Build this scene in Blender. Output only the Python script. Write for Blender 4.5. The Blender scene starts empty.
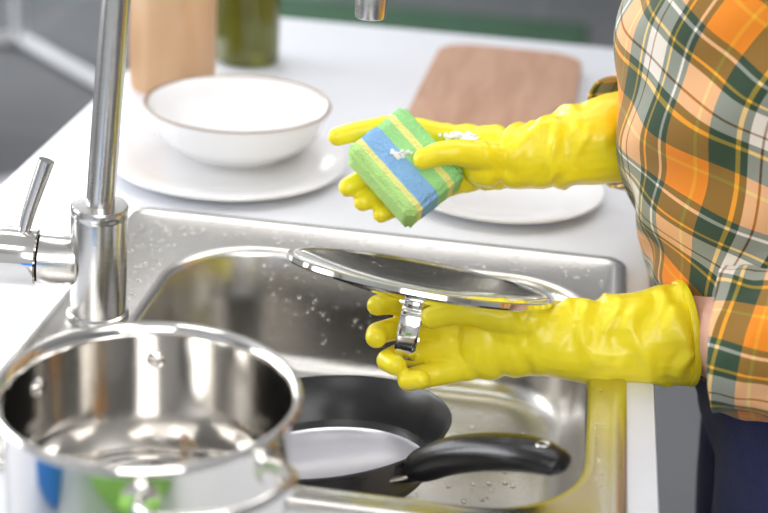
import bpy, bmesh, math, random
from mathutils import Vector, Matrix, noise
random.seed(7)
V=Vector
scene=bpy.context.scene
scene.view_settings.view_transform='Standard'
scene.view_settings.look='None'
scene.view_settings.exposure=0.0

# ------------------------------------------------------------ materials
def new_mat(name):
    m=bpy.data.materials.new(name); m.use_nodes=True
    nt=m.node_tree; b=nt.nodes['Principled BSDF']
    return m,nt,b
def mat(name,col,rough=0.5,metal=0.0,spec=0.5,bump=0.0,bscale=30,var=0.0,vscale=8,trans=0.0,ior=1.45,coat=0.0,sss=0.0,stretch=(1,1,1),sheen=0):
    m,nt,b=new_mat(name)
    b.inputs['Base Color'].default_value=(*col,1)
    b.inputs['Roughness'].default_value=rough
    b.inputs['Metallic'].default_value=metal
    b.inputs['Specular IOR Level'].default_value=spec
    b.inputs['Transmission Weight'].default_value=trans
    b.inputs['IOR'].default_value=ior
    b.inputs['Coat Weight'].default_value=coat
    b.inputs['Sheen Weight'].default_value=sheen
    if sss: 
        b.inputs['Subsurface Weight'].default_value=sss
        b.inputs['Subsurface Radius'].default_value=(0.01,0.006,0.002)
        b.inputs['Subsurface Scale'].default_value=0.6
    tc=nt.nodes.new('ShaderNodeTexCoord'); mp=nt.nodes.new('ShaderNodeMapping')
    mp.inputs['Scale'].default_value=stretch
    nt.links.new(tc.outputs['Object'],mp.inputs['Vector'])
    if bump:
        n=nt.nodes.new('ShaderNodeTexNoise'); n.inputs['Scale'].default_value=bscale; n.inputs['Detail'].default_value=4
        bp=nt.nodes.new('ShaderNodeBump'); bp.inputs['Strength'].default_value=bump; bp.inputs['Distance'].default_value=0.002
        nt.links.new(mp.outputs['Vector'],n.inputs['Vector']); nt.links.new(n.outputs['Fac'],bp.inputs['Height']); nt.links.new(bp.outputs['Normal'],b.inputs['Normal'])
    if var:
        n=nt.nodes.new('ShaderNodeTexNoise'); n.inputs['Scale'].default_value=vscale; n.inputs['Detail'].default_value=5
        mx=nt.nodes.new('ShaderNodeMix'); mx.data_type='RGBA'
        mx.inputs['A'].default_value=(*[c*(1-var) for c in col],1)
        mx.inputs['B'].default_value=(*[min(1,c*(1+var)) for c in col],1)
        nt.links.new(mp.outputs['Vector'],n.inputs['Vector']); nt.links.new(n.outputs['Fac'],mx.inputs['Factor']); nt.links.new(mx.outputs['Result'],b.inputs['Base Color'])
    return m
M_counter=mat('counter_white',(0.77,0.79,0.84),0.32,var=0.02,vscale=40)
M_cab=mat('cabinet_grey',(0.42,0.43,0.45),0.5,var=0.03)
M_steel=mat('sink_steel',(0.70,0.68,0.65),0.26,1.0,bump=0.07,bscale=60,stretch=(1,14,1))
M_polish=mat('polished_steel',(0.76,0.74,0.71),0.085,1.0,bump=0.02,bscale=30)
M_brush=mat('brushed_steel',(0.66,0.65,0.63),0.22,1.0,bump=0.08,bscale=80,stretch=(1,1,12))
M_ceramic=mat('white_ceramic',(0.86,0.86,0.87),0.18,coat=0.3,var=0.01)
M_rimbrown=mat('glazed_rim',(0.30,0.22,0.16),0.35,var=0.1)
M_glove=mat('yellow_rubber',(0.90,0.755,0.02),0.33,bump=0.25,bscale=95,var=0.05,vscale=25,sss=0.12,coat=0.1)
M_blackpan=mat('nonstick_black',(0.022,0.022,0.024),0.26,bump=0.05,bscale=300,var=0.2)
M_panin=mat('pan_inner_sheen',(0.70,0.69,0.75),0.13,0.5,bump=0.06,bscale=24,var=0.22,vscale=12)  # pale lilac paints the reflection seen inside the black pan
M_handle=mat('bakelite_black',(0.010,0.010,0.011),0.24,bump=0.05,bscale=200)
M_glass=mat('lid_glass',(0.97,0.99,0.97),0.0,trans=1.0,ior=1.18)
M_oilglass=mat('olive_oil_glass',(0.13,0.14,0.012),0.10,trans=0.3,ior=1.45,var=0.1,coat=0.5)
M_cap=mat('bottle_cap',(0.03,0.05,0.02),0.4)
M_denim=mat('denim',(0.030,0.035,0.12),0.85,bump=0.5,bscale=500,var=0.25,vscale=120,sheen=0.2)
M_skin=mat('skin',(0.80,0.47,0.36),0.5,sss=0.15,var=0.04,vscale=30)
M_hair=mat('brown_hair',(0.09,0.045,0.02),0.5,bump=0.6,bscale=60,stretch=(8,8,1))
M_lips=mat('lips',(0.55,0.18,0.16),0.4)
M_eye=mat('eye_white',(0.85,0.85,0.84),0.2)
M_iris=mat('iris',(0.08,0.05,0.03),0.15)
M_shoe=mat('shoe_leather',(0.75,0.75,0.74),0.5)
M_foam=mat('foam',(0.93,0.93,0.93),0.25,sss=0.2,bump=0.5,bscale=500)
M_water=mat('water',(1,1,1),0.0,trans=1.0,ior=1.33)
M_wall=mat('wall_paint',(0.55,0.56,0.57),0.8,var=0.02)
M_ceil=mat('ceiling_paint',(0.8,0.8,0.8),0.8,var=0.01)
M_frame=mat('white_metal',(0.74,0.75,0.77),0.4,var=0.02)
M_top=mat('table_wood',(0.5,0.35,0.2),0.4,var=0.15,stretch=(1,12,1))
M_rug=mat('green_rug',(0.07,0.15,0.09),0.95,bump=0.8,bscale=80,var=0.25,vscale=14)
M_prop_g=mat('green_prop',(0.34,0.68,0.14),0.8,bump=0.4,bscale=200,var=0.1)
M_prop_b=mat('blue_prop',(0.03,0.24,0.70),0.7,bump=0.4,bscale=200,var=0.1)

# wood
def wood(name,c1,c2,scale,axis):
    m,nt,b=new_mat(name)
    tc=nt.nodes.new('ShaderNodeTexCoord'); mp=nt.nodes.new('ShaderNodeMapping'); mp.inputs['Scale'].default_value=axis
    n=nt.nodes.new('ShaderNodeTexNoise'); n.inputs['Scale'].default_value=scale; n.inputs['Detail'].default_value=6; n.inputs['Distortion'].default_value=0.6
    cr=nt.nodes.new('ShaderNodeValToRGB'); cr.color_ramp.elements[0].position=0.3; cr.color_ramp.elements[1].position=0.7
    cr.color_ramp.elements[0].color=(*c1,1); cr.color_ramp.elements[1].color=(*c2,1)
    nt.links.new(tc.outputs['Object'],mp.inputs['Vector']); nt.links.new(mp.outputs['Vector'],n.inputs['Vector'])
    nt.links.new(n.outputs['Fac'],cr.inputs['Fac']); nt.links.new(cr.outputs['Color'],b.inputs['Base Color']); b.inputs['Roughness'].default_value=0.45
    return m
M_board=wood('board_wood',(0.40,0.225,0.145),(0.53,0.325,0.225),6,(8,1,1))
M_jar=wood('canister_wood',(0.56,0.33,0.17),(0.68,0.44,0.26),5,(6,6,1))

# floor tiles
def floor_mat():
    m,nt,b=new_mat('grey_floor_tiles')
    tc=nt.nodes.new('ShaderNodeTexCoord')
    br=nt.nodes.new('ShaderNodeTexBrick'); br.offset=0.0; br.inputs['Scale'].default_value=1.0
    br.inputs['Brick Width'].default_value=0.9; br.inputs['Row Height'].default_value=0.9; br.inputs['Mortar Size'].default_value=0.006
    br.inputs['Color1'].default_value=(0.15,0.155,0.165,1); br.inputs['Color2'].default_value=(0.165,0.17,0.18,1); br.inputs['Mortar'].default_value=(0.28,0.28,0.29,1)
    nt.links.new(tc.outputs['Object'],br.inputs['Vector']); nt.links.new(br.outputs['Color'],b.inputs['Base Color'])
    b.inputs['Roughness'].default_value=0.45
    return m
M_floor=floor_mat()

# plaid shirt
def plaid():
    m,nt,b=new_mat('plaid_flannel')
    tc=nt.nodes.new('ShaderNodeTexCoord'); sp=nt.nodes.new('ShaderNodeSeparateXYZ'); nt.links.new(tc.outputs['UV'],sp.inputs[0])
    O=(0.90,0.36,0.02); G=(0.050,0.105,0.055); C=(0.90,0.85,0.78); Y=(0.92,0.58,0.05); B=(0.28,0.10,0.03)
    stops=[(0.0,O),(0.20,Y),(0.225,O),(0.30,G),(0.46,Y),(0.485,G),(0.53,C),(0.60,B),(0.615,C),(0.76,G),(0.80,Y),(0.82,G),(0.93,C),(0.955,G)]
    outs=[]
    for ax,per,off in ((0,0.120,0.02),(1,0.120,0.035)):
        a=nt.nodes.new('ShaderNodeMath'); a.operation='ADD'; a.inputs[1].default_value=off
        d=nt.nodes.new('ShaderNodeMath'); d.operation='DIVIDE'; d.inputs[1].default_value=per
        fr=nt.nodes.new('ShaderNodeMath'); fr.operation='FRACT'
        nt.links.new(sp.outputs[ax],a.inputs[0]); nt.links.new(a.outputs[0],d.inputs[0]); nt.links.new(d.outputs[0],fr.inputs[0])
        cr=nt.nodes.new('ShaderNodeValToRGB'); cr.color_ramp.interpolation='CONSTANT'
        els=cr.color_ramp.elements
        els[0].position=0; els[0].color=(*stops[0][1],1); els[1].position=stops[1][0]; els[1].color=(*stops[1][1],1)
        for p_,c_ in stops[2:]:
            e=els.new(p_); e.color=(*c_,1)
        nt.links.new(fr.outputs[0],cr.inputs['Fac']); outs.append(cr.outputs['Color'])
    mx=nt.nodes.new('ShaderNodeMix'); mx.data_type='RGBA'; mx.inputs['Factor'].default_value=0.5
    nt.links.new(outs[0],mx.inputs['A']); nt.links.new(outs[1],mx.inputs['B'])
    mu=nt.nodes.new('ShaderNodeMix'); mu.data_type='RGBA'; mu.blend_type='MULTIPLY'; mu.inputs['Factor'].default_value=1.0
    nt.links.new(outs[0],mu.inputs['A']); nt.links.new(outs[1],mu.inputs['B'])
    m2=nt.nodes.new('ShaderNodeMix'); m2.data_type='RGBA'; m2.inputs['Factor'].default_value=0.45
    nt.links.new(mx.outputs['Result'],m2.inputs['A']); nt.links.new(mu.outputs['Result'],m2.inputs['B'])
    nt.links.new(m2.outputs['Result'],b.inputs['Base Color'])
    b.inputs['Roughness'].default_value=0.85; b.inputs['Sheen Weight'].default_value=0.15
    n=nt.nodes.new('ShaderNodeTexNoise'); n.inputs['Scale'].default_value=600
    bp=nt.nodes.new('ShaderNodeBump'); bp.inputs['Strength'].default_value=0.25; bp.inputs['Distance'].default_value=0.001
    nt.links.new(tc.outputs['Object'],n.inputs['Vector']); nt.links.new(n.outputs['Fac'],bp.inputs['Height']); nt.links.new(bp.outputs['Normal'],b.inputs['Normal'])
    return m
M_plaid=plaid()

# sponge: colour bands across its width (local Y)
def sponge_mat():
    m,nt,b=new_mat('striped_sponge')
    tc=nt.nodes.new('ShaderNodeTexCoord'); sp=nt.nodes.new('ShaderNodeSeparateXYZ'); nt.links.new(tc.outputs['Object'],sp.inputs[0])
    mr=nt.nodes.new('ShaderNodeMapRange'); mr.inputs['From Min'].default_value=-0.034; mr.inputs['From Max'].default_value=0.034
    nt.links.new(sp.outputs[1],mr.inputs['Value'])
    cr=nt.nodes.new('ShaderNodeValToRGB'); cr.color_ramp.interpolation='CONSTANT'; els=cr.color_ramp.elements
    els[0].position=0; els[0].color=(0.50,0.80,0.26,1)
    els[1].position=0.16; els[1].color=(0.86,0.86,0.30,1)
    for p_,c_ in ((0.24,(0.26,0.50,0.82)),(0.52,(0.36,0.74,0.28)),(0.70,(0.86,0.86,0.28)),(0.80,(0.34,0.74,0.28))):
        e=els.new(p_); e.color=(*c_,1)
    nt.links.new(mr.outputs[0],cr.inputs['Fac']); nt.links.new(cr.outputs['Color'],b.inputs['Base Color'])
    vo=nt.nodes.new('ShaderNodeTexVoronoi'); vo.inputs['Scale'].default_value=420
    bp=nt.nodes.new('ShaderNodeBump'); bp.inputs['Strength'].default_value=0.7; bp.inputs['Distance'].default_value=0.002
    nt.links.new(tc.outputs['Object'],vo.inputs['Vector']); nt.links.new(vo.outputs['Distance'],bp.inputs['Height']); nt.links.new(bp.outputs['Normal'],b.inputs['Normal'])
    b.inputs['Roughness'].default_value=0.8
    return m
M_sponge=sponge_mat()

# ------------------------------------------------------------ mesh helpers
def link(o,parent=None):
    scene.collection.objects.link(o)
    if parent is not None: o.parent=parent
    return o
def empty(name,loc=(0,0,0)):
    e=bpy.data.objects.new(name,None); e.empty_display_size=0.05; scene.collection.objects.link(e); return e
def sharpen(me,ang=38):
    bm=bmesh.new(); bm.from_mesh(me)
    bmesh.ops.recalc_face_normals(bm,faces=bm.faces)
    for f in bm.faces: f.smooth=True
    for e in bm.edges:
        if len(e.link_faces)==2 and e.calc_face_angle(0)>math.radians(ang): e.smooth=False
    bm.to_mesh(me); bm.free()
def mk(name,verts,faces,m,parent=None,smooth=True,uvs=None,recalc=True):
    me=bpy.data.meshes.new(name); me.from_pydata([tuple(v) for v in verts],[],faces); me.update()
    if uvs:
        uvl=me.uv_layers.new(name='UVMap')
        for poly in me.polygons:
            for li,fi in zip(poly.loop_indices,range(len(poly.vertices))): uvl.data[li].uv=uvs[poly.index][fi]
    if smooth: sharpen(me)
    o=bpy.data.objects.new(name,me); me.materials.append(m); return link(o,parent)
def lathe(name,prof,m,parent=None,n=72,mtx=None,mfun=None,mats=None):
    verts=[];faces=[];rings=[]
    for (r_,z_) in prof:
        if abs(r_)<1e-6: rings.append([len(verts)]); verts.append(V((0,0,z_)))
        else:
            rings.append(list(range(len(verts),len(verts)+n)))
            for i in range(n):
                a=2*math.pi*i/n; verts.append(V((r_*math.cos(a),r_*math.sin(a),z_)))
    fm=[]
    for k in range(len(rings)-1):
        A,B=rings[k],rings[k+1]
        for i in range(n):
            j=(i+1)%n
            if len(A)==1 and len(B)==1: continue
            if len(A)==1: faces.append((A[0],B[i],B[j]))
            elif len(B)==1: faces.append((A[i],A[j],B[0]))
            else: faces.append((A[i],A[j],B[j],B[i]))
            fm.append(k)
    if mtx is not None: verts=[mtx@v for v in verts]
    o=mk(name,verts,faces,m,parent)
    if mats:
        for mm in mats[0]: o.data.materials.append(mm)
        for p_,k in zip(o.data.polygons,fm): p_.material_index=mats[1](k)
    return o
def frame(z,xh=V((1,0,0))):
    z=V(z).normalized(); xh=V(xh)
    x=(xh-z*xh.dot(z))
    if x.length<1e-4: x=V((0,1,0))-z*z.y
    x.normalize(); y=z.cross(x)
    return Matrix((x,y,z)).transposed().to_4x4()
def at(p,z=(0,0,1),xh=(1,0,0)): return Matrix.Translation(V(p))@frame(z,V(xh))
def catmull(P,t):
    n=len(P)-1; i=min(int(t),n-1); s=t-i
    p0=P[max(i-1,0)];p1=P[i];p2=P[i+1];p3=P[min(i+2,n)]
    return 0.5*((2*p1)+(p2-p0)*s+(2*p0-5*p1+4*p2-p3)*s*s+(3*p1-p0-3*p2+p3)*s**3)
def tube(name,pts,rad,m,parent=None,n=32,sub=8,ref=(0,0,1),caps=(True,True),disp=None,smooth_path=True,uvoff=(0,0),sup=2.0,shear=0.0,uvbend=None):
    P=[V(p) for p in pts]; R=[V((r_,r_)) if not hasattr(r_,'__len__') else V(r_) for r_ in rad]
    steps=(len(P)-1)*sub; cs=[];rs=[]
    for k in range(steps+1):
        t=k/sub
        if smooth_path: cs.append(catmull(P,t)); rs.append(V(catmull([r_.to_3d() for r_ in R],t)).to_2d())
        else:
            i=min(int(t),len(P)-2); s=t-i; cs.append(P[i].lerp(P[i+1],s)); rs.append(R[i].lerp(R[i+1],s))
    verts=[];faces=[];uvs=[];L=0;Ls=[]
    refv=V(ref)
    for k,c in enumerate(cs):
        if k: L+=(c-cs[k-1]).length
        Ls.append(L)
        T=(cs[min(k+1,steps)]-cs[max(k-1,0)]).normalized()
        side=refv.cross(T)
        side.normalize(); up=T.cross(side)
        for i in range(n):
            a=2*math.pi*i/n
            ca,sa=math.cos(a),math.sin(a)
            if sup!=2.0:
                q=(abs(ca)**sup+abs(sa)**sup)**(-1/sup); ca*=q; sa*=q
            d=side*ca*rs[k].x+up*sa*rs[k].y
            p=c+d
            if disp: p=p+d.normalized()*disp(L,a,p)
            verts.append(p)
    ra=sum((r_.x+r_.y)/2 for r_ in rs)/len(rs)
    def uvf(u,v):
        if shear: 
            u2=u*math.cos(shear)-v*math.sin(shear); v2=u*math.sin(shear)+v*math.cos(shear); u,v=u2,v2
        if uvbend: u+=uvbend*noise.noise(V((u*9,v*9,1.3))); v+=uvbend*noise.noise(V((u*9,v*9,7.7)))
        return (u,v)
    for k in range(steps):
        for i in range(n):
            j=(i+1)%n
            faces.append((k*n+i,k*n+j,(k+1)*n+j,(k+1)*n+i))
            u0=i/n*2*math.pi*ra+uvoff[0]; u1=(i+1)/n*2*math.pi*ra+uvoff[0]
            uvs.append([uvf(u0,Ls[k]+uvoff[1]),uvf(u1,Ls[k]+uvoff[1]),uvf(u1,Ls[k+1]+uvoff[1]),uvf(u0,Ls[k+1]+uvoff[1])])
    if caps[0]: faces.append(tuple(range(n))); uvs.append([(0,0)]*n)
    if caps[1]: faces.append(tuple(range(steps*n,steps*n+n))); uvs.append([(0,0)]*n)
    return mk(name,verts,faces,m,parent,uvs=uvs)
def box(name,lo,hi,m,parent=None,bev=0.0,seg=3):
    bm=bmesh.new(); bmesh.ops.create_cube(bm,size=1)
    lo,hi=V(lo),V(hi)
    for v in bm.verts: v.co=V([(lo[i]+hi[i])/2+v.co[i]*(hi[i]-lo[i]) for i in range(3)])
    if bev: bmesh.ops.bevel(bm,geom=bm.edges[:],offset=bev,segments=seg,affect='EDGES',profile=0.5)
    me=bpy.data.meshes.new(name); bm.to_mesh(me); bm.free(); 
    if bev: sharpen(me,50)
    me.materials.append(m); return link(bpy.data.objects.new(name,me),parent)
def rr(cx,cy,hx,hy,rad,z,n=14):
    out=[]
    for q,(sx,sy) in enumerate(((1,1),(-1,1),(-1,-1),(1,-1))):
        for i in range(n):
            a=math.pi/2*(q+i/(n-1))
            out.append(V((cx+sx*(hx-rad)+rad*math.cos(a),cy+sy*(hy-rad)+rad*math.sin(a),z)))
    return out
def loops(name,Ls,m,parent=None,cap0=False,cap1=False):
    n=len(Ls[0]); verts=[v for l in Ls for v in l]; faces=[]
    for k in range(len(Ls)-1):
        for i in range(n):
            j=(i+1)%n; faces.append((k*n+i,k*n+j,(k+1)*n+j,(k+1)*n+i))
    if cap0: faces.append(tuple(range(n)))
    if cap1: faces.append(tuple(range((len(Ls)-1)*n,len(Ls)*n)))
    return mk(name,verts,faces,m,parent)

# organic blobs -> one continuous surface
class Organic:
    def __init__(s): s.bm=bmesh.new()
    def ball(s,c,r,rot=None,sub=3):
        r=V((r,r,r)) if not hasattr(r,'__len__') else V(r)
        mt=Matrix.Translation(V(c))@(rot.to_4x4() if rot else Matrix.Identity(4))@Matrix.Diagonal((r.x,r.y,r.z,1))
        bmesh.ops.create_icosphere(s.bm,subdivisions=sub,radius=1,matrix=mt)
    def seg(s,a,b,ra,rb):
        a,b=V(a),V(b); d=b-a; L=d.length
        if L<1e-5: return
        bmesh.ops.create_cone(s.bm,cap_ends=True,segments=24,radius1=ra,radius2=rb,depth=L,matrix=Matrix.Translation((a+b)/2)@frame(d))
    def chain(s,pts):
        for k,(p,r_) in enumerate(pts):
            s.ball(p,r_)
            if k: s.seg(pts[k-1][0],p,pts[k-1][1],r_)
    def build(s,name,m,parent=None,voxel=0.0018,smooth=5,post=None,mtx=None):
        me=bpy.data.meshes.new(name+'_src'); s.bm.to_mesh(me); s.bm.free()
        o=bpy.data.objects.new(name+'_src',me); scene.collection.objects.link(o)
        rm=o.modifiers.new('r','REMESH'); rm.mode='VOXEL'; rm.voxel_size=voxel
        sm=o.modifiers.new('s','SMOOTH'); sm.factor=0.6; sm.iterations=smooth
        dg=bpy.context.evaluated_depsgraph_get(); dg.update()
        nm=bpy.data.meshes.new_from_object(o.evaluated_get(dg)); bpy.data.objects.remove(o)
        nm.name=name
        if post:
            nrm=[v.normal.copy() for v in nm.vertices]
            for v,nn in zip(nm.vertices,nrm): v.co=v.co+nn*post(v.co,nn)
        if mtx is not None: nm.transform(mtx)
        for p_ in nm.polygons: p_.use_smooth=True
        nm.materials.clear(); nm.materials.append(m)
        return link(bpy.data.objects.new(name,nm),parent)

# ------------------------------------------------------------ room
box('floor',(-4,-3,-0.1),(4,7,0),M_floor)
box('wall_back',(-4,7,-0.1),(4,7.1,2.8),M_wall)
box('wall_front',(-4,-3.1,-0.1),(4,-3,2.8),M_wall)
box('wall_right',(4,-3.1,-0.1),(4.1,7.1,2.8),M_wall)
box('wall_left',(-4.1,-3.1,-0.1),(-4,7.1,2.8),M_wall)
box('ceiling',(-4.1,-3.1,2.8),(4.1,7.1,2.9),M_ceil)
box('baseboard_back',(-4,6.985,0),(4,7,0.1),M_ceil)
box('baseboard_left',(-4,-3,0),(-3.985,6.98,0.1),M_ceil)
def emit(name,col,s):
    m,nt,b=new_mat(name); b.inputs['Base Color'].default_value=(*col,1); b.inputs['Emission Color'].default_value=(*col,1); b.inputs['Emission Strength'].default_value=s; return m
M_sky=emit('daylight_pane',(0.95,0.97,1.0),3.2)
M_glow=emit('glow_panel',(1.0,0.98,0.96),2.8)
def window(name,x,y0,y1,z0,z1,sx):
    e=empty(name)
    box('pane',(x-0.005,y0,z0),(x+0.005,y1,z1),M_sky,e)
    w=0.05
    for i,(a,b_,c,d) in enumerate(((y0-w,y1+w,z1,z1+w),(y0-w,y1+w,z0-w,z0),(y0-w,y0,z0,z1),(y1,y1+w,z0,z1),((y0+y1)/2-0.025,(y0+y1)/2+0.025,z0,z1))):
        box('frame_%d'%i,(x-0.03,a,c),(x+0.03,b_,d),M_frame,e)
    return e
window('window_1',-3.96,-1.6,1.2,0.95,2.4,1)
window('window_2',-3.96,2.0,4.8,0.95,2.4,1)
for i,(x,y) in enumerate(((-0.9,0.9),(1.0,0.9),(-0.9,-1.5),(1.0,-1.5))):
    box('ceiling_glow_panel' if i==0 else 'ceiling_glow_panel.%03d'%i,(x-0.5,y-0.35,2.76),(x+0.5,y+0.35,2.799),M_glow)  # unseen glowing panels, added to light the room and the steel
def area(name,loc,target,sx,sy,power,col=(1,1,1)):
    l=bpy.data.lights.new(name,'AREA'); l.shape='RECTANGLE'; l.size=sx; l.size_y=sy; l.energy=power; l.color=col
    o=bpy.data.objects.new(name,l); o.location=loc
    o.rotation_euler=(V(target)-V(loc)).to_track_quat('-Z','Y').to_euler(); link(o); return o
area('window_daylight',(-3.7,0.6,1.9),(0,0,0.9),2.8,1.5,78,(0.97,0.98,1.0))
area('window_daylight_rear',(-2.6,4.6,2.3),(0,0,0.9),2.2,1.2,74,(0.96,0.98,1.0))
area('ceiling_fill',(0.3,0.4,2.7),(0.1,0,0.9),2.0,1.6,19,(1,0.99,0.98))  # added fill light under the closed ceiling
area('camera_side_fill',(0.6,-2.6,2.3),(0,0,0.9),1.8,1.2,32,(1,0.99,0.98))  # added fill light from behind the camera

# table with white metal frame
t=empty('dining_table')
def rail(n_,a,b_,w=0.026):
    a,b_=V(a),V(b_); tube(n_,[a,b_],[w,w],M_frame,t,n=4,sub=1,ref=(0,0,1) if abs((b_-a).normalized().z)<0.9 else (1,0,0),smooth_path=False)
A=V((-1.772,3.55,0.026)); ux=V((0.717,-0.697,0)); uy=V((-0.697,-0.717,0))
c=[A,A+ux*1.3,A+ux*1.3+uy*0.95,A+uy*0.95]
for i in range(4):
    rail('floor_rail_%d'%i,c[i],c[(i+1)%4]); rail('leg_%d'%i,c[i],c[i]+V((0,0,0.70)))
    rail('top_rail_%d'%i,c[i]+V((0,0,0.69)),c[(i+1)%4]+V((0,0,0.69)))
mk('tabletop',[p+V((0,0,dz)) for dz in (0.69,0.73) for p in (c[0]-ux*.05-uy*.05,c[1]+ux*.05-uy*.05,c[2]+ux*.05+uy*.05,c[3]-ux*.05+uy*.05)],
   [(0,1,2,3),(4,5,6,7),(0,1,5,4),(1,2,6,5),(2,3,7,6),(3,0,4,7)],M_top,t)
rg=box('area_rug',(-1.2,3.9,0.0),(0.2,4.55,0.012),M_rug,bev=0.004)

# ------------------------------------------------------------ counter
kc=empty('kitchen_counter')
X0,X1,Y0,Y1=-0.432,0.265,-1.0,0.88
hx0,hx1,hy0,hy1=-0.255,0.225,-0.45,0.032
def ringrect(x0,x1,y0,y1,z): return [V((x0,y0,z)),V((x1,y0,z)),V((x1,y1,z)),V((x0,y1,z))]
b_=0.004
loops('countertop',[ringrect(hx0,hx1,hy0,hy1,0.862),ringrect(hx0,hx1,hy0,hy1,0.90),ringrect(X0+b_,X1-b_,Y0+b_,Y1-b_,0.90),ringrect(X0+b_*.3,X1-b_*.3,Y0+b_*.3,Y1-b_*.3,0.8988),ringrect(X0,X1,Y0,Y1,0.896),ringrect(X0,X1,Y0,Y1,0.862),ringrect(hx0,hx1,hy0,hy1,0.862)],M_counter,kc)
box('panel_left',(X0+0.03,Y0+0.03,0.0),(X0+0.048,Y1-0.03,0.862),M_cab,kc)
box('panel_right',(X1-0.048,Y0+0.03,0.0),(X1-0.03,Y1-0.03,0.862),M_cab,kc)
box('panel_front',(X0+0.048,Y0+0.03,0.0),(X1-0.048,Y0+0.048,0.862),M_cab,kc)
box('panel_back',(X0+0.048,Y1-0.048,0.0),(X1-0.048,Y1-0.03,0.862),M_cab,kc)

# ------------------------------------------------------------ sink
ks=empty('kitchen_sink')
ocx,ohx,ocy,ohy=-0.018,0.259,-0.208,0.26
bcx,bhx,bcy,bhy=0.0075,0.1995,-0.227,0.205
DX,DY=-0.01,-0.20
L=[rr(ocx,ocy,ohx,ohy,0.020,0.9002),rr(ocx,ocy,ohx-.0006,ohy-.0006,0.020,0.9035),rr(ocx,ocy,ohx-.003,ohy-.003,0.018,0.9055),
   rr(ocx,ocy,ohx-.009,ohy-.009,0.014,0.9058),rr(ocx,ocy,ohx-.013,ohy-.013,0.012,0.9045),rr(ocx,ocy,ohx-.016,ohy-.016,0.011,0.9028),
   rr(bcx,bcy,bhx+.009,bhy+.009,0.088,0.9028),rr(bcx,bcy,bhx+.005,bhy+.005,0.086,0.9022),rr(bcx,bcy,bhx+.002,bhy+.002,0.085,0.9000),rr(bcx,bcy,bhx,bhy,0.085,0.895),
   rr(bcx,bcy,bhx-.004,bhy-.004,0.082,0.84),rr(bcx,bcy,bhx-.008,bhy-.008,0.080,0.80),rr(bcx,bcy,bhx-.013,bhy-.013,0.078,0.785),rr(bcx,bcy,bhx-.022,bhy-.022,0.072,0.777),rr(bcx,bcy,bhx-.036,bhy-.036,0.065,0.774),
   rr(DX,DY,0.048,0.048,0.0479,0.7725),rr(DX,DY,0.044,0.044,0.0439,0.770)]
loops('basin',L,M_steel,ks)
lathe('drain_strainer',[(0.0445,0.002),(0.043,0.003),(0.038,0.001),(0.034,-0.006),(0.012,-0.007),(0.010,-0.002),(0.006,0.001),(0,0.001)],M_polish,ks,mtx=at((DX,DY,0.770)))

# ------------------------------------------------------------ faucet
kf=empty('kitchen_faucet')
lathe('base_flange',[(0,0),(0.0275,0),(0.0275,0.004),(0.025,0.006),(0,0.006)],M_brush,kf,mtx=at((-0.228,-0.206,0.9030)))
bd=V((0.05,-0.04,1)).normalized()
lathe('body',[(0,0.004),(0.0245,0.004),(0.0245,0.098),(0.0240,0.0995),(0.0245,0.101),(0.0245,0.107),(0.0232,0.109),(0.0125,0.1095),(0,0.1095)],M_brush,kf,mtx=at((-0.228,-0.206,0.9030),bd))
b0=V((-0.228,-0.206,0.9028))+bd*0.10
tube('gooseneck',[b0,V((-0.2155,-0.206,1.10)),V((-0.207,-0.202,1.20)),V((-0.200,-0.198,1.28)),V((-0.165,-0.18,1.345)),V((-0.105,-0.155,1.363)),V((-0.045,-0.13,1.335)),V((-0.013,-0.118,1.27)),V((-0.010,-0.117,1.195))],[0.0122]*9,M_brush,kf,n=32,sub=10,ref=(0.4,-0.9,0.05))
lathe('spout_aerator',[(0,0),(0.0115,0),(0.0132,0.001),(0.0136,0.003),(0.0136,0.035),(0.0122,0.038),(0,0.038)],M_brush,kf,mtx=at((-0.010,-0.117,1.172)))
vd=V((-1,-0.20,0.06)).normalized(); vb=V((-0.226,-0.208,0.955))
lathe('valve_neck',[(0,0.005),(0.0205,0.018),(0.0215,0.022),(0.0222,0.050),(0.0205,0.0512),(0,0.0512)],M_brush,kf,mtx=at(vb,vd,(0,0,1)))
lathe('valve_knob',[(0,0.0515),(0.0240,0.0515),(0.0253,0.053),(0.0256,0.082),(0.0245,0.086),(0.0215,0.0875),(0.0,0.0875)],M_polish,kf,mtx=at(vb,vd,(0,0,1)))
lb=vb+vd*0.064
tube('lever',[lb+V((0,0,0.02)),lb+V((0.006,0.004,0.045)),lb+V((0.020,0.010,0.088))],[0.0048,0.0058,0.0070],M_brush,kf,n=24,sub=6,ref=(1,0,0))

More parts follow.
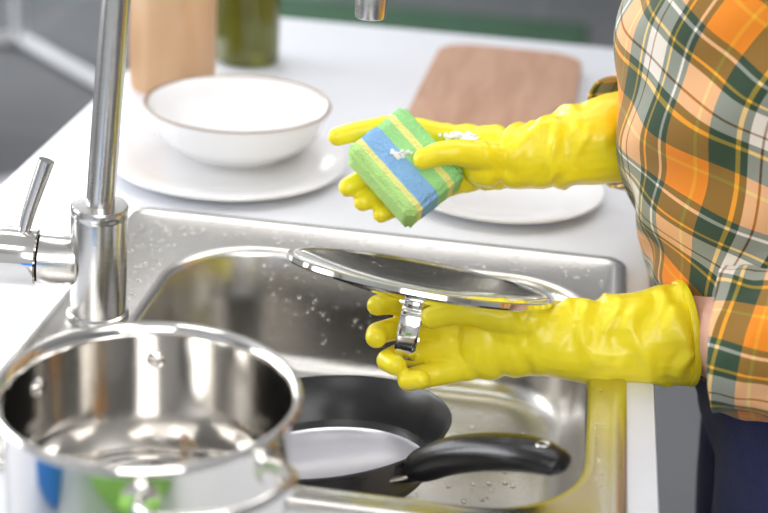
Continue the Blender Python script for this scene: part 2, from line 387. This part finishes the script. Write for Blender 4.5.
# ------------------------------------------------------------ cooking pot
cp=empty('cooking_pot'); pc=V((-0.083,-0.535,0.9064))
lathe('pot_body',[(0,0),(0.084,0),(0.091,0.004),(0.0935,0.010),(0.0935,0.106),(0.0955,0.1105),(0.0990,0.1125),(0.1003,0.1148),(0.0988,0.1168),(0.0960,0.1165),(0.0930,0.1135),(0.0918,0.108),(0.0918,0.014),(0.089,0.007),(0.084,0.0045),(0,0.0045)],M_polish,cp,n=128,mtx=at(pc))
for hi,ang in enumerate((-48,132)):
    a=math.radians(ang); 
    def pol(rr_,da,z): return pc+V((rr_*math.cos(a+da),rr_*math.sin(a+da),z))
    s=0.50
    tube('handle_%d'%(hi+1),[pol(0.092,-s,0.090),pol(0.104,-s,0.090),pol(0.120,-s*0.72,0.093),pol(0.129,0,0.095),pol(0.120,s*0.72,0.093),pol(0.104,s,0.090),pol(0.092,s,0.090)],[(0.0035,0.0065)]*7,M_polish,cp,n=20,sub=8,ref=(0,0,1))
    for sgn in (-1,1):
        d=V((math.cos(a+sgn*s),math.sin(a+sgn*s),0))
        lathe('mount_%d_%d'%(hi,sgn+1),[(0,-0.001),(0.013,-0.001),(0.0125,0.0018),(0.008,0.003),(0,0.003)],M_polish,cp,n=32,mtx=at(pc+d*0.0935+V((0,0,0.090)),d,(0,0,1)))
        lathe('rivet_%d_%d'%(hi,sgn+1),[(0.0065,0),(0.006,0.002),(0.0035,0.0034),(0,0.0038)],M_polish,cp,n=24,mtx=at(pc+d*0.0920+V((0,0,0.090)),-d,(0,0,1)))

# ------------------------------------------------------------ frying pan: tilted, its handle leaning over the front of the sink
fp=empty('frying_pan')
hd=V((0.78,-0.62,0)).normalized(); tilt=math.radians(10)
fz=(V((0,0,1))*math.cos(tilt)-hd*math.sin(tilt)).normalized(); fx=(hd*math.cos(tilt)+V((0,0,1))*math.sin(tilt)).normalized()
FM=at((-0.011,-0.258,0.7975),fz,fx)
lathe('pan_body',[(0,0),(0.085,0),(0.092,0.004),(0.102,0.020),(0.1125,0.045),(0.1145,0.048),(0.1160,0.050),(0.1145,0.0515),(0.1115,0.049),(0.1005,0.020),(0.096,0.0085),(0.090,0.005),(0.0,0.0042)],M_blackpan,fp,n=120,mtx=FM,
      mats=([M_panin],lambda k:1 if k>=10 else 0))
tube('handle_bracket',[FM@V(p) for p in ((0.104,0,0.034),(0.120,0,0.040),(0.136,0,0.046))],[(0.017,0.007),(0.012,0.008),(0.012,0.009)],M_polish,fp,n=24,ref=fz)
lathe('bracket_rivet',[(0.006,0),(0.005,0.003),(0,0.004)],M_polish,fp,n=20,mtx=FM@at((0.102,0,0.032),(-1,0,0.2),(0,0,1)))
tube('handle_grip',[FM@V(p) for p in ((0.118,0,0.042),(0.132,0,0.050),(0.165,0,0.067),(0.205,0,0.081),(0.245,0,0.090),(0.272,0,0.091),(0.279,0,0.091))],
     [(0.011,0.010),(0.0160,0.0140),(0.0180,0.0150),(0.0185,0.0145),(0.0185,0.0130),(0.014,0.009),(0.006,0.004)],M_handle,fp,n=32,ref=fz)
lathe('hanging_eye',[(0.0035,0.0),(0.0042,0.0008),(0.0052,0.0006),(0.0056,0)],M_brush,fp,n=28,mtx=FM@at((0.259,0,0.1022)))

# ------------------------------------------------------------ lid
pl=empty('pot_lid'); ln=V((0.082,0.308,0.948)).normalized(); lc=V((0.055,-0.183,0.964)); LM=at(lc,ln,(1,0,0))
prof=[]
for k in range(13):
    r_=0.112*(1-k/12); prof.append((r_,-0.019*(1-(r_/0.112)**2)-0.0005))
inner=[(r_,z_+0.0035) for r_,z_ in prof[::-1]]
lathe('glass_dome',prof+inner+[prof[0]],M_glass,pl,n=96,mtx=LM)
lathe('steel_rim',[(0.112,-0.0015),(0.1155,-0.003),(0.1172,-0.001),(0.1165,0.0025),(0.1145,0.0032),(0.112,0.0025),(0.112,-0.0015)],M_polish,pl,n=120,mtx=LM)
lathe('knob_base',[(0,-0.0185),(0.016,-0.0185),(0.0165,-0.0225),(0.013,-0.026),(0,-0.026)],M_polish,pl,n=40,mtx=LM)
kp=[V((0,-0.008,-0.024)),V((0,-0.0165,-0.030)),V((0,-0.0185,-0.048)),V((0,-0.013,-0.066)),V((0,0,-0.071)),V((0,0.013,-0.066)),V((0,0.0185,-0.048)),V((0,0.0165,-0.030)),V((0,0.008,-0.024))]
tube('knob_strap',[LM@p for p in kp],[(0.0019,0.0095)]*9,M_polish,pl,n=24,sub=8,ref=LM.to_3x3()@V((1,0,0)),sup=4)

# ------------------------------------------------------------ crockery and background items
def plate(name,c,R):
    e=empty(name)
    lathe('plate_body',[(0,0.001),(R*0.55,0.001),(R*0.56,0),(R*0.60,0),(R*0.61,0.002),(R*0.72,0.005),(R*0.97,0.0105),(R,0.0125),(R*0.995,0.0145),(R*0.97,0.0140),(R*0.74,0.0095),(R*0.66,0.0055),(0,0.005)],M_ceramic,e,n=120,mtx=at(c)); return e
plate('dinner_plate',(-0.209,0.202,0.900),0.134)
plate('dinner_plate',(0.100,0.207,0.900),0.115)
sb=empty('soup_bowl')
lathe('bowl_body',[(0,0.004),(0.048,0.004),(0.050,0),(0.054,0),(0.056,0.004),(0.074,0.012),(0.093,0.030),(0.101,0.050),(0.1055,0.0575),(0.1070,0.0605),(0.1055,0.0625),(0.102,0.061),(0.0955,0.052),(0.087,0.032),(0.070,0.0205),(0.05,0.0145),(0,0.013)],M_ceramic,sb,n=120,mtx=at((-0.208,0.238,0.9053)),
      mats=([M_rimbrown],lambda k:1 if k in (9,10) else 0))
cb=rr(0,0,0.103,0.208,0.05,0.0)
def ins(z,d): return [V((v.x*(1-d/0.103),v.y*(1-d/0.215),z)) for v in cb]
brd=loops('cutting_board',[ins(0,0.003),ins(0.003,0),ins(0.017,0),ins(0.0195,0.0015),ins(0.020,0.004)],M_board,None,True,True)
brd.location=(0.072,0.545,0.9003); brd.rotation_euler=(0,0,math.radians(-1))
wc=empty('wooden_canister')
lathe('canister_body',[(0,0),(0.055,0),(0.0565,0.002),(0.0565,0.155),(0.055,0.157),(0,0.157)],M_jar,wc,mtx=at((-0.354,0.485,0.900)))
lathe('canister_lid',[(0,0.1575),(0.0575,0.1575),(0.0585,0.160),(0.0585,0.176),(0.056,0.180),(0.02,0.181),(0.012,0.183),(0.014,0.196),(0.010,0.202),(0,0.203)],M_jar,wc,mtx=at((-0.354,0.485,0.900)))
ob=empty('olive_oil_bottle'); oc=(-0.288,0.630,0.900)
lathe('glass_body',[(0,0.002),(0.04,0),(0.0445,0.004),(0.0455,0.012),(0.0455,0.165),(0.040,0.19),(0.022,0.215),(0.0155,0.235),(0.0145,0.27),(0.0165,0.272),(0.0165,0.282),(0,0.282)],M_oilglass,ob,mtx=at(oc))
lathe('cap',[(0,0.283),(0.0175,0.283),(0.0175,0.31),(0.016,0.312),(0,0.312)],M_cap,ob,mtx=at(oc))
# unseen green and blue props, added to reflect in the pot's side
dc=rr(0,0,0.10,0.05,0.02,0)
def cl(z,s): return [V((v.x*s,v.y*s,z+0.002*noise.noise(v*30))) for v in dc]
o=loops('green_reflected_prop',[cl(0.0,1.0),cl(0.010,1.03),cl(0.022,1.0),cl(0.024,0.99),cl(0.036,1.02),cl(0.050,1.0),cl(0.056,0.97),cl(0.058,0.5)],M_prop_g,None,True,True); o.location=(-0.08,-0.735,0.901); o.rotation_euler=(0,0,0.1)
o=box('blue_reflected_prop',(-0.055,-0.03,0),(0.055,0.03,0.060),M_prop_b,None,bev=0.006); o.location=(-0.235,-0.665,0.9003); o.rotation_euler=(0,0,0.9)

# ------------------------------------------------------------ gloves (hands inside)
WR=Matrix(((0.9877,-0.1090,0.1118),(0.1458,0.3875,-0.9102),(0.0560,0.9154,0.3987)))   # forearm frame: x elbow-ward, y up-ish, z to the sink front
def mm(*p): return V(p)*0.001
def glove(name,org,wrist,fingers,palm,thumb,cuffr,cuffdir):
    e=empty(name)
    OM=Matrix.Translation(V(org))@WR.to_4x4()
    g=Organic()
    ws=[(mm(*p),r_*0.001) for p,r_ in wrist]
    g.chain(ws[1:])
    for p,r_ in palm: g.ball(mm(*p),mm(*r_) if hasattr(r_,'__len__') else r_*0.001)
    wb=ws[-1][0]
    for f in fingers:
        pts=[(mm(*p),r_*0.001) for p,r_ in f]
        g.seg(wb,pts[0][0],0.016,pts[0][1]*1.1); g.chain(pts)
    g.chain([(mm(*p),r_*0.001) for p,r_ in thumb])
    for i in range(len(fingers)-1):
        g.seg(mm(*fingers[i][0][0]),mm(*fingers[i+1][0][0]),fingers[i][0][1]*0.001,fingers[i+1][0][1]*0.001)
    g.seg(ws[1][0],ws[0][0],ws[1][1],ws[0][1])
    def post(co,nn):
        a=max(0,min(1,(co.x-0.05)/0.05))
        w=math.sin(co.x*150+co.y*60+9*noise.noise(co*22))
        w2=math.sin(co.x*330-co.y*130+7*noise.noise(co*30+V((5,5,5))))
        k=max(0,noise.noise(co*18+V((3,1,7)))+0.15)
        d=0.0016*a*w*(0.3+k*2.4)+0.0008*a*w2*k*2+0.0014*noise.noise(co*38)*(0.35+a)
        return d
    g.build('glove_skin',M_glove,e,voxel=0.0016,smooth=4,post=post,mtx=OM)
    cd=(ws[0][0]-ws[1][0]).normalized()
    R=ws[0][1]
    fm=Matrix.Translation(ws[0][0])@frame(cd,V((0,0,1)))
    lathe('cuff_bead',[(R-0.004,-0.004),(R+0.0006,-0.004),(R+0.0018,-0.001),(R+0.0012,0.002),(R-0.001,0.003),(R-0.004,0.001),(R-0.004,-0.004)],M_glove,e,n=64,mtx=OM@fm)
    return e,OM

# far hand: palm towards the sink front, fingers behind the sponge, thumb over its face
wristF=[((228,36,-14),44),((190,28,-10),41),((147,19,-7),36),((112,12,-6),30)]
palmF=[((84,12,-12),(30,31,21)),((62,12,-18),(26,33,18)),((78,4,4),(22,20,18))]
fF=[
 [((40,33,-24),12),((18,40,-27),10.5),((-12,42,-27),10.2),((-40,37,-24),9.6),((-58,32,-19),8.8)],
 [((33,18,-30),12),((2,12,-34),10.6),((-28,-4,-31),10),((-48,-15,-24),9.2)],
 [((33,1,-31),12),((6,-8,-35),10.4),((-16,-20,-32),9.8),((-34,-29,-25),9)],
 [((39,-14,-27),11),((16,-24,-32),9.6),((-2,-33,-29),9),((-17,-40,-23),8.4)]]
thF=[((92,8,2),17),((74,12,18),14),((50,14,29),12),((36,13,31),11),((21,8,29.5),9.8)]
gF,OMF=glove('rubber_glove',(0.019,-0.077,1.022),wristF,fF,palmF,thF,43,None)

# near hand: wraps the strap knob of the lid
wristN=[((230,6,-2),45),((194,2,0),42),((150,0,0),38),((108,0,0),32)]
palmN=[((84,0,0),(34,33,24)),((60,0,-4),(28,36,22)),((80,12,10),(22,22,18))]
fN=[
 [((34,24,-12),12.5),((10,30,-26),11),((-14,31,-29),10.2),((-31,31,-19),9.8),((-37,30,-9),9.2)],
 [((28,9,-16),12.5),((-2,10,-31),11),((-24,8,-29),10.2),((-37,5,-17),9.8),((-38,2,-5),9.4)],
 [((29,-9,-15),12.5),((0,-13,-27),11),((-20,-15,-22),10.4),((-28,-18,-8),10),((-21,-21,5),9.4)],
 [((38,-24,-9),12.5),((16,-30,-13),11),((-4,-33,-7),10.2),((-10,-34,5),9.6),((0,-33,13),9)]]
thN=[((100,14,10),18),((70,22,22),15),((45,26,24),12.5),((26,25,20),11.5),((10,20,13),10)]
gN,OMN=glove('rubber_glove',(0.061,-0.2056,0.915),wristN,fN,palmN,thN,45,None)

# ------------------------------------------------------------ sponge
bm=bmesh.new(); bmesh.ops.create_cube(bm,size=1)
for v in bm.verts: v.co=V((v.co.x*0.088,v.co.y*0.068,v.co.z*0.038))
bmesh.ops.bevel(bm,geom=bm.edges[:],offset=0.0035,segments=3,affect='EDGES')
bmesh.ops.subdivide_edges(bm,edges=[e for e in bm.edges if e.calc_length()>0.02],cuts=12,use_grid_fill=True)
for v in bm.verts: v.co+=0.0009*noise.noise_vector(v.co*90)
me=bpy.data.meshes.new('dish_sponge'); bm.to_mesh(me); bm.free()
for p_ in me.polygons: p_.use_smooth=True
me.materials.append(M_sponge); sp=link(bpy.data.objects.new('dish_sponge',me))
nl=V((0.04,0.30,0.95)).normalized(); xl=V((0.62,-0.78,0)); xl=(xl-nl*xl.dot(nl)).normalized(); yl=nl.cross(xl)
sp.matrix_world=OMF@Matrix.Translation(mm(5,2,-1))@Matrix((xl,yl,nl)).transposed().to_4x4()

# suds
g=Organic()
for cx,cy,cz,s,n_,fl in ((56,31,0,7,70,0.25),(64,27,11,4,34,0.3),(0,14,18.5,4,16,0.5)):
    for i in range(n_):
        g.ball(mm(cx+random.gauss(0,s),cy+random.gauss(0,s*fl),cz+random.gauss(0,1.6)),random.uniform(0.0010,0.0024),sub=2)
g.build('soap_suds',M_foam,None,voxel=0.0006,smooth=2,mtx=OMF)

# water drops on steel
bm=bmesh.new()
def drop(p,r_,sz=0.40):
    bmesh.ops.create_icosphere(bm,subdivisions=2,radius=1,matrix=Matrix.Translation(V(p))@Matrix.Diagonal((r_,r_*random.uniform(.8,1.3),r_*sz,1)))
for i in range(140):
    drop((random.uniform(-0.255,0.215),random.uniform(-0.012,0.034),0.9029),random.uniform(0.0008,0.0021))
for i in range(80):
    drop((random.uniform(-0.255,-0.205),random.uniform(-0.17,0.0),0.9029),random.uniform(0.0008,0.0021))
for i in range(40):
    drop((random.uniform(0.212,0.223),random.uniform(-0.40,0.0),0.9029),random.uniform(0.0008,0.0018))
for i in range(130):
    z=random.uniform(0.80,0.89); r_=random.uniform(0.0008,0.0019)
    bmesh.ops.create_icosphere(bm,subdivisions=2,radius=1,matrix=Matrix.Translation((random.uniform(-0.12,0.14),-0.0225-(0.895-z)*0.08,z))@Matrix.Diagonal((r_,r_*.5,r_*1.2,1)))
for i in range(200):
    drop((random.uniform(-0.13,0.165),random.uniform(-0.40,-0.07),0.7742),random.uniform(0.001,0.0030))
me=bpy.data.meshes.new('water_droplets'); bm.to_mesh(me); bm.free()
for p_ in me.polygons: p_.use_smooth=True
me.materials.append(M_water); link(bpy.data.objects.new('water_droplets',me),ks)

# ------------------------------------------------------------ woman
wm=empty('woman')
def folds(s1,s2,amp):
    def f(L_,a,p): return amp*(noise.noise(V((p.x*s1,p.y*s1,p.z*s2)))+0.5*noise.noise(V((p.x*s1*2.1,p.y*s1*2.1,p.z*s2*2.3))))
    return f
def tfold(L_,a,p):
    n1=noise.noise(V((p.x*9,p.y*9,p.z*7)))
    w=math.sin((p.z*1.0+p.y*0.7)*75+6*noise.noise(V((p.x*7,p.y*7,p.z*5+4))))
    return 0.011*n1+0.0045*w*(0.4+abs(noise.noise(V((p.x*6,p.y*6,p.z*6+9))))*2)
# torso
tube('shirt_torso',[(0.405,-0.05,0.905),(0.395,-0.05,0.96),(0.382,-0.05,1.02),(0.368,-0.05,1.08),(0.357,-0.05,1.15),(0.357,-0.05,1.22),(0.370,-0.05,1.31),(0.385,-0.05,1.38),(0.39,-0.05,1.425)],
     [(0.165,0.130),(0.165,0.136),(0.162,0.145),(0.162,0.153),(0.168,0.156),(0.172,0.146),(0.175,0.118),(0.13,0.085),(0.065,0.062)],M_plaid,wm,n=140,sub=16,ref=(1,0,0),caps=(False,False),disp=tfold,uvoff=(0.03,0.02),shear=0.32,uvbend=0.018)
# far sleeve
tube('shirt_sleeve_far',[(0.385,0.10,1.37),(0.365,0.145,1.28),(0.335,0.155,1.18),(0.335,0.135,1.10),(0.305,0.085,1.060),(0.250,0.035,1.052),(0.214,0.008,1.050)],
     [0.055,0.062,0.060,0.060,0.058,0.056,0.053],M_plaid,wm,n=72,sub=12,ref=(0.3,-0.9,0.3),caps=(False,False),disp=folds(22,16,0.010),uvoff=(0.05,0.06),uvbend=0.008)
# near sleeve
tube('shirt_sleeve_near',[(0.385,-0.20,1.37),(0.40,-0.245,1.28),(0.43,-0.262,1.16),(0.462,-0.262,1.06),(0.445,-0.255,0.995),(0.375,-0.242,0.969),(0.311,-0.228,0.957)],
     [0.055,0.060,0.058,0.058,0.062,0.063,0.060],M_plaid,wm,n=72,sub=12,ref=(0.0,-1,0.0),caps=(False,False),disp=folds(22,16,0.010),uvoff=(0.05,0.07),shear=0.12,uvbend=0.008)
for o in list(wm.children):
    so=o.modifiers.new('cloth_thickness','SOLIDIFY'); so.thickness=0.003; so.offset=-1
# arms inside
tube('forearm_near',[OMN@mm(222,4,-2),OMN@mm(252,7,-2),V((0.37,-0.238,0.966)),V((0.44,-0.255,1.0))],[0.036,0.039,0.043,0.046],M_skin,wm,n=40,ref=(0,0,1))
tube('forearm_far',[OMF@mm(221,34,-12),V((0.265,0.040,1.048)),V((0.325,0.10,1.065))],[0.036,0.041,0.043],M_skin,wm,n=40,ref=(0,0,1))
# collar
tube('shirt_collar',[(0.388,-0.05,1.405),(0.385,-0.05,1.425),(0.383,-0.05,1.445)],[(0.072,0.070),(0.064,0.062),(0.060,0.058)],M_plaid,wm,n=48,ref=(1,0,0),caps=(False,False))
# jeans
g=Organic()
g.ball((0.415,-0.05,0.86),(0.105,0.160,0.10)); g.ball((0.43,-0.05,0.82),(0.110,0.165,0.09))
for s in (-1,1):
    g.chain([(V((0.42,-0.05+s*0.080,0.80)),0.086),(V((0.415,-0.05+s*0.09,0.50)),0.062),(V((0.43,-0.05+s*0.095,0.30)),0.060),(V((0.44,-0.05+s*0.10,0.09)),0.050)])
g.build('jeans',M_denim,wm,voxel=0.006,smooth=6,post=lambda co,nn:0.005*noise.noise(V((co.x*18,co.y*18,co.z*14))))
for s in (-1,1):
    yy=-0.05+s*0.10
    tube('shoe_%d'%(s+2),[(0.475,yy,0.042),(0.45,yy,0.045),(0.40,yy,0.045),(0.33,yy,0.034),(0.27,yy,0.027),(0.245,yy,0.024)],[(0.018,0.025),(0.034,0.042),(0.036,0.043),(0.042,0.033),(0.038,0.025),(0.016,0.012)],M_shoe,wm,n=32,ref=(0,0,1))
# head
g=Organic(); hx,hy,hz=0.375,-0.05,1.56
g.ball((hx+0.01,hy,hz+0.025),(0.095,0.076,0.100)); g.ball((hx-0.035,hy,hz-0.045),(0.055,0.055,0.062)); g.ball((hx-0.060,hy,hz-0.085),(0.024,0.024,0.020))
g.chain([(V((0.395,hy,1.40)),0.052),(V((hx+0.015,hy,hz-0.04)),0.052)])
g.chain([(V((hx-0.086,hy,hz+0.015)),0.009),(V((hx-0.106,hy,hz-0.022)),0.012)]); g.ball((hx-0.098,hy-0.009,hz-0.026),0.008); g.ball((hx-0.098,hy+0.009,hz-0.026),0.008)
for s in (-1,1): g.ball((hx+0.010,hy+s*0.077,hz-0.005),(0.018,0.008,0.030)); g.ball((hx-0.062,hy+s*0.036,hz-0.02),0.02)
g.build('head',M_skin,wm,voxel=0.003,smooth=4)
for s in (-1,1):
    o=Organic(); o.ball((hx-0.076,hy+s*0.032,hz+0.004),(0.012,0.014,0.009)); o.build('eye_%d'%(s+2),M_eye,wm,voxel=0.0015,smooth=1)
    o=Organic(); o.ball((hx-0.0855,hy+s*0.032,hz+0.003),(0.004,0.0055,0.0055)); o.build('iris_%d'%(s+2),M_iris,wm,voxel=0.001,smooth=1)
    tube('eyebrow_%d'%(s+2),[(hx-0.083,hy+s*0.016,hz+0.024),(hx-0.083,hy+s*0.034,hz+0.029),(hx-0.070,hy+s*0.052,hz+0.024)],[0.002,0.003,0.0015],M_hair,wm,n=12,ref=(0,0,1))
tube('lips',[(hx-0.078,hy-0.024,hz-0.058),(hx-0.090,hy-0.010,hz-0.056),(hx-0.092,hy,hz-0.058),(hx-0.090,hy+0.010,hz-0.056),(hx-0.078,hy+0.024,hz-0.058)],[0.001,0.005,0.006,0.005,0.001],M_lips,wm,n=16,ref=(0,0,1))
g=Organic(); g.ball((hx+0.026,hy,hz+0.042),(0.100,0.086,0.104)); g.ball((hx+0.06,hy,hz-0.02),(0.060,0.078,0.09)); g.chain([(V((hx+0.12,hy,hz+0.04)),0.035),(V((hx+0.145,hy,hz-0.04)),0.032),(V((hx+0.13,hy,hz-0.16)),0.015)])
g.build('hair',M_hair,wm,voxel=0.004,smooth=4)

# ------------------------------------------------------------ world + camera
w=bpy.data.worlds.new('World'); scene.world=w; w.use_nodes=True
w.node_tree.nodes['Background'].inputs[0].default_value=(0.9,0.95,1,1); w.node_tree.nodes['Background'].inputs[1].default_value=0.6
cam=bpy.data.cameras.new('camera'); co=bpy.data.objects.new('camera',cam); link(co)
cam.sensor_width=36; cam.lens=1500*36/768
R=Matrix.Rotation(math.radians(7),3,'Z')@Matrix.Rotation(math.radians(66.5),3,'X')@Matrix.Rotation(math.radians(3.5),3,'Z')
co.matrix_world=Matrix.Translation((0.1676,-1.3653,1.4981))@R.to_4x4()
cam.dof.use_dof=True; cam.dof.focus_distance=1.28; cam.dof.aperture_fstop=3.6; cam.clip_start=0.05
scene.camera=co
